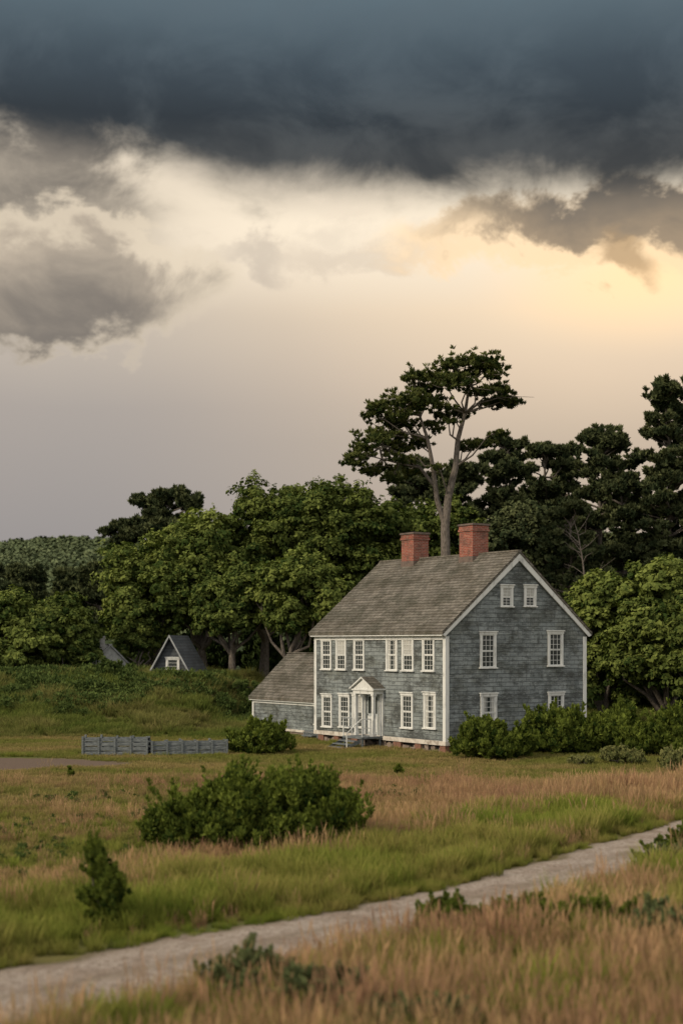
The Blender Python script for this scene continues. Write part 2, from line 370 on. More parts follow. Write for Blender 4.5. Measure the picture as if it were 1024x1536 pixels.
tr.box(-0.06, -0.003, 0.15, LL-0.15, ZE-0.46, ZE-0.285)
for (x, y) in ((0, 0), (LW, 0), (0, LL)):
    sx = -1 if x == 0 else 1; sy = -1 if y == 0 else 1
    xa, xb = sorted((x+sx*0.035, x-sx*0.18)); ya, yb = sorted((y+sy*0.035, y-sy*0.18))
    tr.box(xa, xb, ya, yb, ZB-0.05, ZE-0.30)
tr.obj('corner_boards_and_rakes', [M_white], house, 0.006)
sb = MB(); sb.box(-0.05, LW+0.05, -0.05, LL+0.05, ZB-0.20, ZB+0.0-0.002); sb.obj('sill_board', [M_sill], house)
fd = MB(); fd.box(0.16, LW-0.16, 0.16, LL-0.16, -0.3, ZB-0.21, 1)
g = np.random.default_rng(3)
for y in (0.02, 1.9, 3.5, 7.2, 8.9, 10.3): fd.box(0.0, 0.22, y, y+0.4+g.uniform(0, .25), -0.2, ZB-0.205, 0)
for x in np.arange(0.3, LW-0.5, 1.15): fd.box(x, x+0.9, 0.0, 0.22, -0.2, ZB-0.205, 0)
for i in range(110):
    yy = g.uniform(0.1, LL-.35); w_ = g.uniform(.12, .3); fd.box(0.03+g.uniform(0, .05), 0.2, yy, yy+w_, -0.1, g.uniform(0.08, 0.31), 2)
fd.obj('foundation', [M_oldbrick, M_void, M_stone], house)

def window(face, c, zc, w, h, idx_, par, cols=2, curtain=False, name='window', off=0.0):
    b = MB()
    def bx(a0, a1, z0, z1, d0, d1, mi):
        if face == 'F': b.box(off-d1, off-d0, a0, a1, z0, z1, mi)
        else: b.box(a0, a1, off-d1, off-d0, z0, z1, mi)
    l, r, bt, tp = c-w/2, c+w/2, zc-h/2, zc+h/2; cs = 0.12
    bx(l, l+cs, bt+.06, tp-.15, 0.002, 0.06, 0); bx(r-cs, r, bt+.06, tp-.15, 0.002, 0.06, 0)
    bx(l-0.03, r+0.03, tp-.15, tp-0.03, 0.002, 0.075, 0); bx(l-0.06, r+0.06, tp-.03, tp+0.02, 0.002, 0.12, 0)
    bx(l-0.05, r+0.05, bt, bt+.06, 0.002, 0.11, 0)
    gl, gr, gb, gt = l+cs+.002, r-cs-.002, bt+.062, tp-.152
    bx(gl, gr, gb, gt, 0.001, 0.008, 1)
    zm = (gb+gt)/2
    sw = 0.04
    for (z0, z1, d) in ((gb, zm, 0.024), (zm, gt, 0.036)):
        bx(gl, gl+sw, z0, z1, 0.009, d, 0); bx(gr-sw, gr, z0, z1, 0.009, d, 0)
        bx(gl+sw, gr-sw, z0, z0+sw, 0.009, d-.001, 0); bx(gl+sw, gr-sw, z1-sw, z1, 0.009, d-.001, 0)
        for i in range(1, cols+1):
            x = gl+(gr-gl)*i/(cols+1); bx(x-.009, x+.009, z0+sw, z1-sw, 0.009, d-.006, 0)
        for i in (1, 2):
            z = z0+(z1-z0)*i/3; bx(gl+sw, gr-sw, z-.009, z+.009, 0.009, d-.008, 0)
    if curtain == 1: bx(gl+sw, gr-sw, zm+.05, gt-sw, 0.0082, 0.0088, 2)
    if curtain == 2:
        bx(gl+sw, gl+sw+.14, gb+sw, gt-sw, 0.0082, 0.0088, 2); bx(gr-sw-.14, gr-sw, gb+sw, gt-sw, 0.0082, 0.0088, 2)
    return b.obj(name, [M_white, M_glass, M_curt], par)
def tfront(px): d = px-512; return (2250*4.71-d*68)/(d*9.3+13680)*LL
def xg(px): d = (px-512)/2250; return (4.71-d*68)/(d*.548-.838)
def zat(py, lx, ly): Y = OY+.548*lx+.838*ly; return 5-(py-965)/F*Y
wi = 0
for px in (490, 512, 539, 588, 612, 643):
    y = tfront(px); window('F', y, (zat(956, 0, y)+zat(1006, 0, y))/2, 0.95, 1.65, wi, house, 2, [0, 1, 0, 2, 1, 0][wi % 6]); wi += 1
for px in (491, 517, 537, 611, 645):
    y = tfront(px); window('F', y, (zat(1039, 0, y)+zat(1093, 0, y))/2, 0.95, 1.72, wi, house, 2, [2, 0, 0, 1, 0][wi % 5]); wi += 1
for px, a, b_ in ((731, 947, 1003), (832, 945, 1001), (732, 1039, 1096), (833, 1038, 1092)):
    x = xg(px); window('G', x, (zat(a, x, 0)+zat(b_, x, 0))/2, 0.95, 1.72, wi, house, 2, [0, 2, 0, 0][wi % 4]); wi += 1
for px in (759, 794):
    x = xg(px); window('G', x, zat(894, x, 0), 0.74, 1.06, wi, house, 1, 1)
for t, zt in ((0.738, 10.72), (0.30, 10.85)):
    y = t*LL; c = MB(); s = 0.48; cx = LW/2
    c.box(cx-s, cx+s, y-s-.05, y+s+.05, ZR-0.9, zt-0.42, 0)
    c.box(cx-s-.05, cx+s+.05, y-s-.1, y+s+.1, zt-0.42, zt-0.32, 0)
    c.box(cx-s-.02, cx+s+.02, y-s-.07, y+s+.07, zt-0.32, zt-0.14, 0)
    c.box(cx-s-.07, cx+s+.07, y-s-.12, y+s+.12, zt-0.14, zt-0.05, 1)
    c.box(cx-.25, cx+.25, y-.3, y+.3, zt-.05, zt+.0, 2)
    c.box(cx-s-.03, cx+s+.03, y-s-.08, y+s+.08, ZR-.4, ZR+.02, 1)
    c.obj('chimney', [M_brick, M_cap, M_void], house, 0.008)
# porch
yc = tfront(560); pw, pd = 0.92, 0.62
p = MB(); zt = 2.72
p.box(-pd, -0.003, yc-pw+.05, yc+pw-.05, zt-.16, zt, 0)
p.box(-pd-.05, -0.003, yc-pw-.03, yc+pw+.03, zt+.001, zt+.07, 0)
for sg in (-1, 1):
    p.box(-pd+.03, -pd+.17, yc+sg*(pw-.17)-.075, yc+sg*(pw-.17)+.075, ZB+.12, zt-.24, 0)
    p.box(-pd+.0, -pd+.20, yc+sg*(pw-.17)-.105, yc+sg*(pw-.17)+.105, ZB-.02, ZB+.119, 0)
    p.box(-pd+.0, -pd+.20, yc+sg*(pw-.17)-.105, yc+sg*(pw-.17)+.105, zt-.239, zt-.161, 0)
    p.box(-.09, -0.004, yc+sg*(pw-.17)-.14, yc+sg*(pw-.17)+.14, ZB, zt-.161, 0)
za = zt+.071; zr_ = zt+.60
p.poly([(-pd, yc-pw+.02, za), (-pd, yc, zr_-.04), (-pd, yc+pw-.02, za)][::-1])
for sg in (-1, 1):
    a0 = (yc+sg*(pw+.12), za-.03); a1 = (yc, zr_); th = .07
    lo = [(-pd-.12, a0[0], a0[1]), (-pd-.12, a1[0], a1[1]), (0-.002, a1[0], a1[1]), (-.002, a0[0], a0[1])]
    up = [(v[0], v[1], v[2]+th) for v in lo]
    p.poly(up, [(0, 0), (0, 1), (1, 1), (1, 0)], 1); p.poly(lo[::-1])
    p.poly([lo[0], lo[1], up[1], up[0]]); p.poly([lo[0], up[0], up[3], lo[3]])
p.obj('porch', [M_white, M_roof], house)
d = MB()
d.box(-.045, -0.004, yc-.46, yc+.46, ZB, ZB+2.0, 0)
d.box(-.06, -.046, yc-.38, yc-.06, ZB+.15, ZB+.9, 1); d.box(-.06, -.046, yc+.06, yc+.38, ZB+.15, ZB+.9, 1)
d.box(-.06, -.046, yc-.38, yc-.06, ZB+1.05, ZB+1.85, 2); d.box(-.06, -.046, yc+.06, yc+.38, ZB+1.05, ZB+1.85, 2)
d.box(-.085, -.06, yc+.39, yc+.42, ZB+.95, ZB+1.02, 2)
d.obj('front_door', [simple('door_paint', (0.42, 0.45, 0.45), (0.3, 0.33, 0.33)), M_white, M_glass], house)
st = MB()
st.box(-1.25, -.052, yc-.85, yc+.85, ZB-.12, ZB-.03, 0)
for i in range(3):
    st.box(-1.25-.34*(i+1), -1.25-.34*i+.02, yc-.7, yc+.7, ZB-.12-.14*(i+1), ZB-.07-.14*(i+1), 0)
for yy in (yc-.72, yc+.70):
    st.poly([(-1.25, yy, ZB-.13), (-2.3, yy, -.02), (-2.05, yy, -.02), (-1.25, yy, ZB-.32)], None, 0)
    st.poly([(-1.25, yy+.05, ZB-.13), (-2.3, yy+.05, -.02), (-2.05, yy+.05, -.02), (-1.25, yy+.05, ZB-.32)][::-1], None, 0)
for xx in (-1.2, -.2):
    for yy in (yc-.8, yc+.72): st.box(xx, xx+.08, yy, yy+.08, -.1, ZB-.121, 0)
for yy in (yc-.83, yc+.79):
    for xx in (-1.24, -.75): st.box(xx, xx+.045, yy, yy+.045, ZB-.029, ZB+.8, 1)
    st.box(-1.26, -.74+.03, yy-.005, yy+.05, ZB+.801, ZB+.85, 1); st.box(-1.2, -.75, yy+.01, yy+.035, ZB+.38, ZB+.42, 1)
for yy in (yc-.81,):
    pts_ = [(-1.26, ZB+.85), (-2.1, ZB+.18), (-2.1, ZB+.13), (-1.26, ZB+.80)]
    st.poly([(a, yy, b) for a, b in pts_], None, 1); st.poly([(a, yy+.04, b) for a, b in pts_][::-1], None, 1)
    st.poly([(-1.26, yy, ZB+.85), (-1.26, yy+.04, ZB+.85), (-2.1, yy+.04, ZB+.18), (-2.1, yy, ZB+.18)], None, 1)
    st.box(-2.1, -2.06, yy, yy+.04, -.02, ZB+.14, 1)
st.obj('entry_steps', [M_wood, M_white], house)
# ell (lower wing)
EX, EL, EW, EZ, ER = 2.0, 9.9, 5.0, 1.98, 4.3
e = MB(); e.extrude_y([(EX, .25), (EX, EZ), (EX+EW/2, ER), (EX+EW, EZ), (EX+EW, .25)], LL+.002, LL+EL); e.obj('wing_walls', [M_wall], house)
roof(EW, LL+.05, LL+EL+.14, EZ, ER, .22, .09, 'wing_roof', [M_roof], house, EX)
e = MB()
e.box(EX-.035, EX+.14, LL+EL-.14, LL+EL+.035, .15, EZ-.16, 0); e.box(EX-.2, EX-.003, LL+.04, LL+EL+.1, EZ-.235, EZ-.20, 0)
e.box(EX-.05, EX-.003, LL+.04, LL+EL-.15, EZ-.38, EZ-.24, 0)
e.box(EX-.04, EX+EW, LL+.04, LL+EL+.03, .12, .248, 1); e.box(EX+.05, EX+EW-.1, LL+.05, LL+EL-.05, -.3, .119, 2)
ss_ = (ER-EZ)/(EW/2)
e.extrude_y([(EX-.2, EZ-.2*ss_-.02), (EX-.2, EZ-.2*ss_+.015), (EX+EW/2, ER+.015), (EX+EW+.2, EZ-.2*ss_+.015), (EX+EW+.2, EZ-.2*ss_-.02), (EX+EW/2, ER-.22)], LL+EL+.05, LL+EL+.11)
e.obj('wing_trim', [M_white, M_sill, M_stone], house)
window('F', LL+2.75, 1.15, 0.8, 1.1, 0, house, 1, 1, 'wing_window', EX)
e = MB()
e.box(EX-1.6, EX-.05, LL+.3, LL+1.7, .35, .42, 0)
for i in range(8): e.box(EX-1.62, EX-1.58, LL+.3+i*.19, LL+.42+i*.19, 0, .34, 0)
e.box(EX-1.9, EX-1.64, LL+.5, LL+1.5, .16, .21, 0); e.obj('side_landing', [M_wood], house)

# ---------------------------------------------------------------- small buildings
X, Y, _ = W(256, 1017, 97); cot = empty('a_frame_cottage', (X, Y, 2.25), R(-8))
c = MB(); hw, ht = 1.75, 3.15
c.extrude_y([(-hw+.1, 0), (0, ht-.12), (hw-.1, 0)], 0, 4.5, 0); c.obj('walls', [M_cott], cot)
c = MB(); c.extrude_y([(-hw-.15, -.1), (0, ht+.12), (hw+.15, -.1), (hw-.05, -.1), (0, ht-.06), (-hw+.05, -.1)], -.35, 4.8, 0, True, True); c.obj('roof', [M_cott], cot)
c = MB(); c.extrude_y([(-hw-.17, -.1), (0, ht+.16), (hw+.17, -.1), (hw+.04, -.1), (0, ht-.0), (-hw-.04, -.1)], -.40, -.352, 0); c.obj('rake_boards', [simple('grey_trim', (0.34, 0.36, 0.37), (0.24, 0.25, 0.26))], cot)
window('G', .15, 1.1, 0.9, 1.5, 0, cot, 0, 0, 'window', -.001)
X, Y, Z = W(166, 1000, 102); wc = empty('white_cottage', (X, Y, 2.5), R(16))
c = MB(); c.extrude_y([(-1.1, 0), (-1.1, 1.2), (0, 2.3), (1.1, 1.2), (1.1, 0)], 0, 3.5); c.obj('walls', [simple('limewash', (0.38, 0.39, 0.38), (0.24, 0.25, 0.25), 5)], wc)
roof(2.2, -.15, 3.65, 1.2, 2.3, .2, .08, 'roof', [simple('pale_roof', (0.30, 0.31, 0.31), (0.18, 0.19, 0.19), 6)], wc, -1.1)
c = MB(); c.box(-.6, -.3, .6, .9, 1.3, 2.9, 0); c.box(-.63, -.27, .57, .93, 2.9, 3.0, 0); c.obj('chimney', [simple('grey_render', (0.36, 0.36, 0.35), (0.22, 0.22, 0.21), 5)], wc)

# ---------------------------------------------------------------- plank fences
def fence(x0, x1, py0, py1, hgt, boards, sd):
    a = Vector(W(x0, py0, 11250/(py0-965))); b_ = Vector(W(x1, py1, 11250/(py1-965))); dv = b_-a; L = math.hypot(dv.x, dv.y)
    e_ = empty('plank_fence', (a.x, a.y, 0), math.atan2(dv.y, dv.x)); g = np.random.default_rng(sd)
    m_ = MB(); n = int(round(L/.72)); dp = .75
    for i in range(n+1):
        x = L*i/n
        for yy in (0, dp): m_.box(x-.045, x+.045, yy-.15, yy+.0, -.1, hgt+.06+g.uniform(-.03, .05))
        m_.box(x-.03, x+.03, .001, dp-.151, hgt-.12, hgt-.02)
    m_.obj('posts', [M_wood], e_, .006)
    m_ = MB(); bh = hgt/boards
    for j in range(boards):
        for i in range(0, n, 1):
            for yy in (0, dp):
                xa, xb = L*i/n+.05, L*(i+1)/n-.05; dz = g.uniform(-.015, .015); m_.box(xa, xb, yy-.1+g.uniform(-.015, .015), yy-.05, j*bh+.05+dz, (j+1)*bh-.005+dz)
        for xx in (-.03, L): m_.box(xx, xx+.03, .005, dp-.155, j*bh+.04, (j+1)*bh-.005)
    m_.obj('boards', [M_wood], e_, .004)
fence(125, 221, 1134, 1134, .80, 4, 1)
fence(228, 340, 1134, 1132, .62, 3, 2)

# ---------------------------------------------------------------- trees
def tree(name, X, Y, top, hw, cb, dep, seed, mat, n1=42, leaf=0.18, nl=46, zb=None, flat=0.85, lean=0, trunk=0.35, limbs=9):
    g = np.random.default_rng(seed); zb = float(H(X, Y)) if zb is None else zb
    cz, rz = (top+cb)/2, (top-cb)/2; Q = QM(); n1 = int(n1*1.6)
    d = unit(g, n1*2); d = d[d[:, 2] > -0.75][:n1]
    rr = g.uniform(0.45, 0.90, (len(d), 1)); E3 = np.array([hw, dep, rz])
    c1 = np.array([X, Y, cz])+d*rr*E3; c1[:, 0] += lean*(c1[:, 2]-cz)/rz
    r1 = min(hw, rz)*g.uniform(0.15, 0.34, len(d))
    m = 15; d2 = unit(g, len(d)*m); d2[:, 2] = np.where(d2[:, 2] < -0.5, -d2[:, 2], d2[:, 2])
    c2 = np.repeat(c1, m, 0)+d2*np.repeat(r1, m)[:, None]*np.array([1, 1, flat])*g.uniform(.5, 1.25, (len(d2), 1))
    r2 = np.repeat(r1, m)*g.uniform(0.26, 0.5, len(d2))
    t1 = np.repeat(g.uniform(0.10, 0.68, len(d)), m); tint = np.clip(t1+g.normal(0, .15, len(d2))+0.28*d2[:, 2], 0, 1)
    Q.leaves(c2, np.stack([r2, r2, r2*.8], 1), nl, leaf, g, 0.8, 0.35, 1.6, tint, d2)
    k = len(d)*4; d3 = unit(g, k); d3[:, 2] = abs(d3[:, 2])*.9
    c3 = np.repeat(c1, 4, 0)+d3*np.repeat(r1, 4)[:, None]*g.uniform(1.05, 1.55, (k, 1))
    Q.leaves(c3, np.full((k, 3), .28), 12, leaf*.8, g, .8, .3, 1.8, None, d3)
    base = np.array([X, Y, zb-.3]); fork = np.array([X+g.normal(0, .3), Y, zb+(cb-zb)*.5+rz*.25])
    Q.tube([base, (base+fork)/2+g.normal(0, .15, 3), fork], [trunk*1.25, trunk, trunk*.8], 8)
    for i in g.choice(len(c1), min(limbs, len(c1)), replace=False):
        e_ = c1[i]; mid = (fork+e_)/2+g.normal(0, .4, 3); mid[2] -= .3
        Q.tube([fork+(0, 0, -.2), (fork*2+mid)/3+g.normal(0, .15, 3), mid, (mid+e_)/2+g.normal(0, .25, 3), e_], [trunk*.6, trunk*.48, trunk*.34, trunk*.22, .04], 6)
    return Q.obj(name, [mat, M_bark])
def ptree(name, px, topy, hwpx, boty, Y, seed, mat, **k):
    X, _, top = W(px, topy, Y); cb = W(px, boty, Y)[2]
    return tree(name, X, Y, top, hwpx/F*Y, cb, k.pop('dep', hwpx/F*Y*.85), seed, mat, **k)
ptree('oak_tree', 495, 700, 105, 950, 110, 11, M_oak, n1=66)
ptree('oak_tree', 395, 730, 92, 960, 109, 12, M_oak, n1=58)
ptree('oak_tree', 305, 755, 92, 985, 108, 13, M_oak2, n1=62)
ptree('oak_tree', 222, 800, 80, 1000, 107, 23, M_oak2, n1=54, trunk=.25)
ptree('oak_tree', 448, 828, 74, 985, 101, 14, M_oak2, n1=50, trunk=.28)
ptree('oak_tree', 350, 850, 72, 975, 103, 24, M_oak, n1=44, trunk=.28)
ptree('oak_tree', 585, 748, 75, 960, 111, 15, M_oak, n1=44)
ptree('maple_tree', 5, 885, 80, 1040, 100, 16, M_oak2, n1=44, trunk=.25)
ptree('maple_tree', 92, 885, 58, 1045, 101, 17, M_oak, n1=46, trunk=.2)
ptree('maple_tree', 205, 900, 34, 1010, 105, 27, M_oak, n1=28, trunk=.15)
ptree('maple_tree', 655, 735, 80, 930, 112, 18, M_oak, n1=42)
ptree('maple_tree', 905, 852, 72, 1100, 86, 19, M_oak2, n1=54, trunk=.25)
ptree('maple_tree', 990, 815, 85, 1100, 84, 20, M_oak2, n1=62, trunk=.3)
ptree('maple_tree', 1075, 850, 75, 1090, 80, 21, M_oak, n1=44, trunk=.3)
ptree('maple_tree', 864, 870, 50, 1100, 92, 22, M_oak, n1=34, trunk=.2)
ptree('maple_tree', 765, 745, 85, 930, 106, 25, M_dark, n1=38)

def pine(name, px, topy, hwpx, boty, Y, seed, mat=None, pads=34, taper=0.5, leaf=.18, nl=36, trunk=.28):
    mat = mat or M_dark; g = np.random.default_rng(seed)
    X, _, top = W(px, topy, Y); zb = float(H(X, Y)); cb = W(px, boty, Y)[2]; hw = hwpx/F*Y; Q = QM()
    n = 9; zz = np.linspace(zb-.3, top-.5, n); wob = np.cumsum(g.normal(0, .16, (n, 2)), 0)
    path = np.stack([X+wob[:, 0], Y+wob[:, 1], zz], 1); Q.tube(path, np.linspace(trunk, .06, n), 7)
    f = g.uniform(0, 1, pads)**.9; z = cb+(top-cb)*f; ang = g.uniform(0, 2*np.pi, pads)
    env = hw*(1-taper*f**1.6)*np.where(f < .15, .7, 1)*g.uniform(.75, 1.25, pads); rad = env*g.uniform(.25, .95, pads)
    tx = np.interp(z, zz, path[:, 0]); ty = np.interp(z, zz, path[:, 1])
    c1 = np.stack([tx+np.cos(ang)*rad, ty+np.sin(ang)*rad, z], 1)
    c1 = np.concatenate([c1, [[tx[f.argmax()], ty[f.argmax()], top-.35]]]); r1 = np.append(g.uniform(.4, 1.05, pads)*(.6+.08*hw), .6)
    for c_, a, b_, zz_ in zip(c1[:-1], tx, ty, z):
        s0 = np.array([a, b_, zz_-.9]); Q.tube([s0, (s0+c_)/2+g.normal(0, .15, 3), c_-(0, 0, .15)], [.09, .06, .03], 5)
    m = 15; d2 = unit(g, len(c1)*m); c2 = np.repeat(c1, m, 0)+d2*np.repeat(r1, m)[:, None]*np.array([1.3, 1.2, .5])*g.uniform(.4, 1.35, (len(d2), 1)); r2 = np.repeat(r1, m)*g.uniform(.15, .32, len(d2))
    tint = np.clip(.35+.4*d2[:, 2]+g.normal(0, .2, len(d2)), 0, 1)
    Q.leaves(c2, np.stack([r2, r2, r2*.6], 1), nl, leaf, g, .8, .5, 2.6, tint, d2, spike=.6)
    return Q.obj(name, [mat, M_bark])
pine('pine_tree', 240, 738, 62, 900, 126, 31, pads=80, leaf=.24, taper=.3)
pine('pine_tree', 190, 785, 45, 900, 128, 32, pads=48, leaf=.24)
pine('pine_tree', 755, 655, 45, 860, 118, 33, pads=50, leaf=.22)
pine('pine_tree', 805, 668, 55, 880, 110, 34, pads=66)
pine('pine_tree', 845, 665, 50, 890, 114, 35, pads=66)
pine('pine_tree', 900, 640, 55, 900, 106, 36, pads=72)
pine('pine_tree', 945, 690, 50, 900, 101, 37, pads=60)
pine('pine_tree', 1000, 578, 58, 860, 98, 38, pads=90, trunk=.32, taper=.35)
pine('pine_tree', 1060, 620, 60, 880, 100, 39, pads=56, leaf=.22)
pine('pine_tree', 870, 760, 60, 930, 98, 40, pads=54)
pine('pine_tree', 700, 700, 60, 880, 116, 41, pads=56, leaf=.22)
pine('pine_tree', 615, 690, 50, 860, 120, 42, pads=48, leaf=.22)
pine('pine_tree', 45, 852, 45, 930, 145, 43, pads=50, leaf=.28)
pine('pine_tree', 100, 858, 45, 940, 142, 44, pads=50, leaf=.28)
pine('pine_tree', -15, 845, 45, 920, 150, 45, pads=44, leaf=.28)
pine('pine_tree', 158, 848, 45, 950, 135, 46, pads=50, leaf=.28)
g = np.random.default_rng(5); Q = QM()
def P88(px, py, Y=94, dy=0): x, y, z = W(px, py, Y); return np.array([x, y+dy, z])
Q.tube([P88(882, 960), P88(879, 890), P88(873, 840), P88(866, 800), P88(858, 775)], [.09, .07, .05, .03, .012], 6)
for i in range(18):
    t = g.uniform(.1, 1); b0 = P88(881-16*t, 900-100*t); sg = g.choice([-1, 1]); L = g.uniform(.8, 2.0)
    e_ = b0+np.array([sg*L*g.uniform(.4, 1), g.uniform(-1, 1), L*g.uniform(.2, .9)])
    Q.tube([b0, (b0+e_)/2+g.normal(0, .15, 3), e_], [.028, .018, .007], 5)
Q.obj('dead_tree', [M_bark, M_bark])

# the tall umbrella-shaped pine behind the house
g = np.random.default_rng(77); Q = QM(); YP = 90
Pp = lambda px, py, dy=0: P88(px, py, YP, dy)
t1 = [Pp(667, 930), Pp(668, 840), Pp(667, 790), Pp(672, 745), Pp(683, 700), Pp(686, 660), Pp(697, 620), Pp(703, 580), Pp(700, 558)]
Q.tube(t1, [.34, .30, .27, .23, .19, .15, .11, .07, .03], 8)
t2 = [Pp(668, 790), Pp(655, 750), Pp(648, 700, -.4), Pp(640, 660, -.6), Pp(628, 625, -.6), Pp(622, 598, -.6)]
Q.tube(t2, [.20, .16, .13, .10, .07, .03], 7)
t3 = [Pp(652, 730), Pp(630, 700, .4), Pp(600, 678, .8), Pp(570, 668, 1)]
Q.tube(t3, [.12, .09, .07, .03], 6)
pads = [(700, 553, 26), (672, 562, 24), (728, 560, 22), (742, 576, 16), (764, 603, 13), (740, 606, 15), (648, 575, 24), (622, 590, 24), (600, 604, 22), (580, 620, 21), (566, 638, 19), (550, 660, 17), (538, 688, 16), (556, 706, 16), (575, 690, 17),
        (590, 648, 22), (612, 630, 22), (636, 608, 22), (664, 590, 22), (704, 583, 20), (602, 670, 17), (628, 655, 15), (718, 660, 18), (736, 662, 10), (702, 668, 10), (590, 710, 13), (615, 698, 12), (690, 608, 14), (545, 675, 13), (560, 622, 12), (655, 712, 9), (715, 547, 18), (686, 550, 18), (532, 700, 10), (766, 600, 9),
        (655, 600, 16), (640, 590, 18), (610, 612, 18), (578, 660, 18), (592, 628, 18), (725, 590, 14), (750, 592, 12), (660, 640, 9), (645, 632, 10), (735, 556, 14), (662, 556, 14), (565, 610, 9), (640, 566, 12), (668, 618, 11), (620, 572, 9)]
forks1 = np.array(t1); forks2 = np.array(t2); forks3 = np.array(t3); c1 = []; r1 = []
for (px, py, r) in pads:
    for kk in range(2):
        c_ = Pp(px+g.normal(0, 6), py+g.normal(0, 5), g.uniform(-1, 1)*min(3.0, .9+r*.08)); c1.append(c_); r1.append(r/25*g.uniform(.7, 1.15))
        src = forks3[1:] if (px < 610 and py > 655) else forks2[2:] if px < 655 else forks1[3:]
        dd = np.linalg.norm(src-c_, axis=1)+np.where(src[:, 2] > c_[2]-.3, 2.5, 0); s0 = src[dd.argmin()]
        if kk == 0:
            m1 = s0+(c_-s0)*.4+np.array([0, 0, -.1])+g.normal(0, .15, 3); m2 = s0+(c_-s0)*.75+g.normal(0, .15, 3)+np.array([0, 0, .15])
            Q.tube([s0, m1, m2, c_], [.07, .05, .035, .015], 5)
        for _ in range(2):
            e_ = c_+g.normal(0, 1, 3)*(r/25)*np.array([1, 1, .3]); Q.tube([m2, (m2+e_)/2+g.normal(0, .08, 3), e_], [.025, .016, .008], 4)
c1 = np.array(c1); r1 = np.array(r1); m = 26
d2 = unit(g, len(c1)*m); c2 = np.repeat(c1, m, 0)+d2*np.repeat(r1, m)[:, None]*np.array([1.45, 1.15, .45])*g.uniform(.3, 1.35, (len(d2), 1)); r2 = np.repeat(r1, m)*g.uniform(.12, .22, len(d2))
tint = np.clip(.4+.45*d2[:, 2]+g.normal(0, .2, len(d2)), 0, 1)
Q.leaves(c2, np.stack([r2, r2, r2*.6], 1), 17, .10, g, .7, .5, 3.0, tint, d2, spike=.5)
Q.obj('umbrella_pine_tree', [M_pine, M_bark])

# ---------------------------------------------------------------- bushes
def bush(name, X, Y, hw, dep, h, seed, mat=M_bush, n1=60, leaf=.07, nl=60, m=9, zb=None, lumps=None, rough=.3, shoots=60, lr=.085):
    g = np.random.default_rng(seed); zb = float(H(X, Y)) if zb is None else zb; Q = QM()
    rmean = min(hw, h)*.15
    if lumps is None:
        d = unit(g, n1); d[:, 2] = abs(d[:, 2])
        prof_ = 1+.12*np.sin(d[:, 0]*5+seed)+.08*np.sin(d[:, 0]*11+seed*2)
        c1 = np.array([X, Y, zb+.1])+d*np.stack([np.full(n1, hw-rmean), np.full(n1, dep), (h-rmean*1.2)*prof_], 1)*g.uniform(.45, 1.0, (n1, 1))*(1-rough*.5+rough*.5*g.uniform(0, 1, (n1, 1)))
        r1 = rmean*g.uniform(.5, 1.4, n1)
    else:
        c1 = np.concatenate([np.array([lx, Y, lz])+unit(g, kk)*np.array([rx, rx, rz_])*g.uniform(.3, 1.1, (kk, 1)) for lx, lz, rx, rz_, kk in lumps]); r1 = np.full(len(c1), lr)*g.uniform(.5, 1.4, len(c1))
    c1[:, 2] = np.maximum(c1[:, 2], zb+.1)
    d2 = unit(g, len(c1)*m); d2[:, 2] = np.where(d2[:, 2] < -.2, -d2[:, 2], d2[:, 2])
    c2 = np.repeat(c1, m, 0)+d2*np.repeat(r1, m)[:, None]*g.uniform(.4, 1.7, (len(d2), 1)); c2[:, 2] = np.maximum(c2[:, 2], zb+.05)
    r2 = np.repeat(r1, m)*g.uniform(.25, .55, len(d2))
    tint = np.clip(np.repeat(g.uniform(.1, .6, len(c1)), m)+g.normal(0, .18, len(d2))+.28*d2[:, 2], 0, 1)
    Q.leaves(c2, np.stack([r2, r2, r2*1.3], 1), nl, leaf, g, .75, .3, 2.0, tint, d2, spike=.9, jit=.24)
    if shoots:
        i = g.integers(0, len(c1), shoots); sd2 = unit(g, shoots)*.55; sd2[:, 2] = abs(sd2[:, 2])+.5; sd2 += (c1[i]-np.array([X, Y, zb]))/max(hw, h)*.7
        Lr = rmean*g.uniform(1.2, 2.6, shoots) if lumps is None else g.uniform(.12, .25, shoots)
        for t in (.45, .6, .75, .9, 1.0):
            Q.leaves(c1[i]+sd2*(Lr*t)[:, None], np.full((shoots, 3), leaf*1.1*(1.35-t*.7)), 7, leaf*1.05, g, .8, .3, 2.1, g.uniform(.45, .95, shoots), None, spike=1.0)
    for i in range(14):
        e_ = c1[g.integers(len(c1))]; s0 = np.array([X+g.normal(0, hw*.12), Y+g.normal(0, dep*.12), zb-.1])
        rr_ = .012+.02*min(hw, 1.0); Q.tube([s0, (s0+e_)/2+g.normal(0, .05, 3), e_], [rr_, rr_*.8, rr_*.3], 5)
    return Q.obj(name, [mat, M_bark])
def pbush(name, px0, px1, topy, Y, seed, **k):
    xa, xb = (px0-512)/F*Y, (px1-512)/F*Y; zt = W(0, topy, Y)[2]; hw = (xb-xa)/2
    return bush(name, (xa+xb)/2, Y, hw, k.pop('dep', hw*.8), zt-float(H((xa+xb)/2, Y)), seed, **k)
pbush('bush', 205, 500, 1160, 36.6, 51, n1=260, leaf=.058, nl=50, m=13, dep=2.0, shoots=380)
pbush('bush', 330, 572, 1158, 36.5, 52, n1=220, leaf=.058, nl=50, m=12, dep=1.7, shoots=330)
pbush('bush', 336, 450, 1080, 68, 53, n1=110, leaf=.085, nl=44, shoots=120)
pbush('bush', 666, 812, 1078, 65, 54, n1=150, leaf=.085, nl=44, dep=1.7, shoots=170)
pbush('bush', 768, 905, 1060, 68, 55, n1=140, leaf=.085, nl=44, dep=1.5, shoots=160)
pbush('bush', 850, 985, 1060, 69, 56, n1=130, leaf=.09, nl=44, shoots=140)
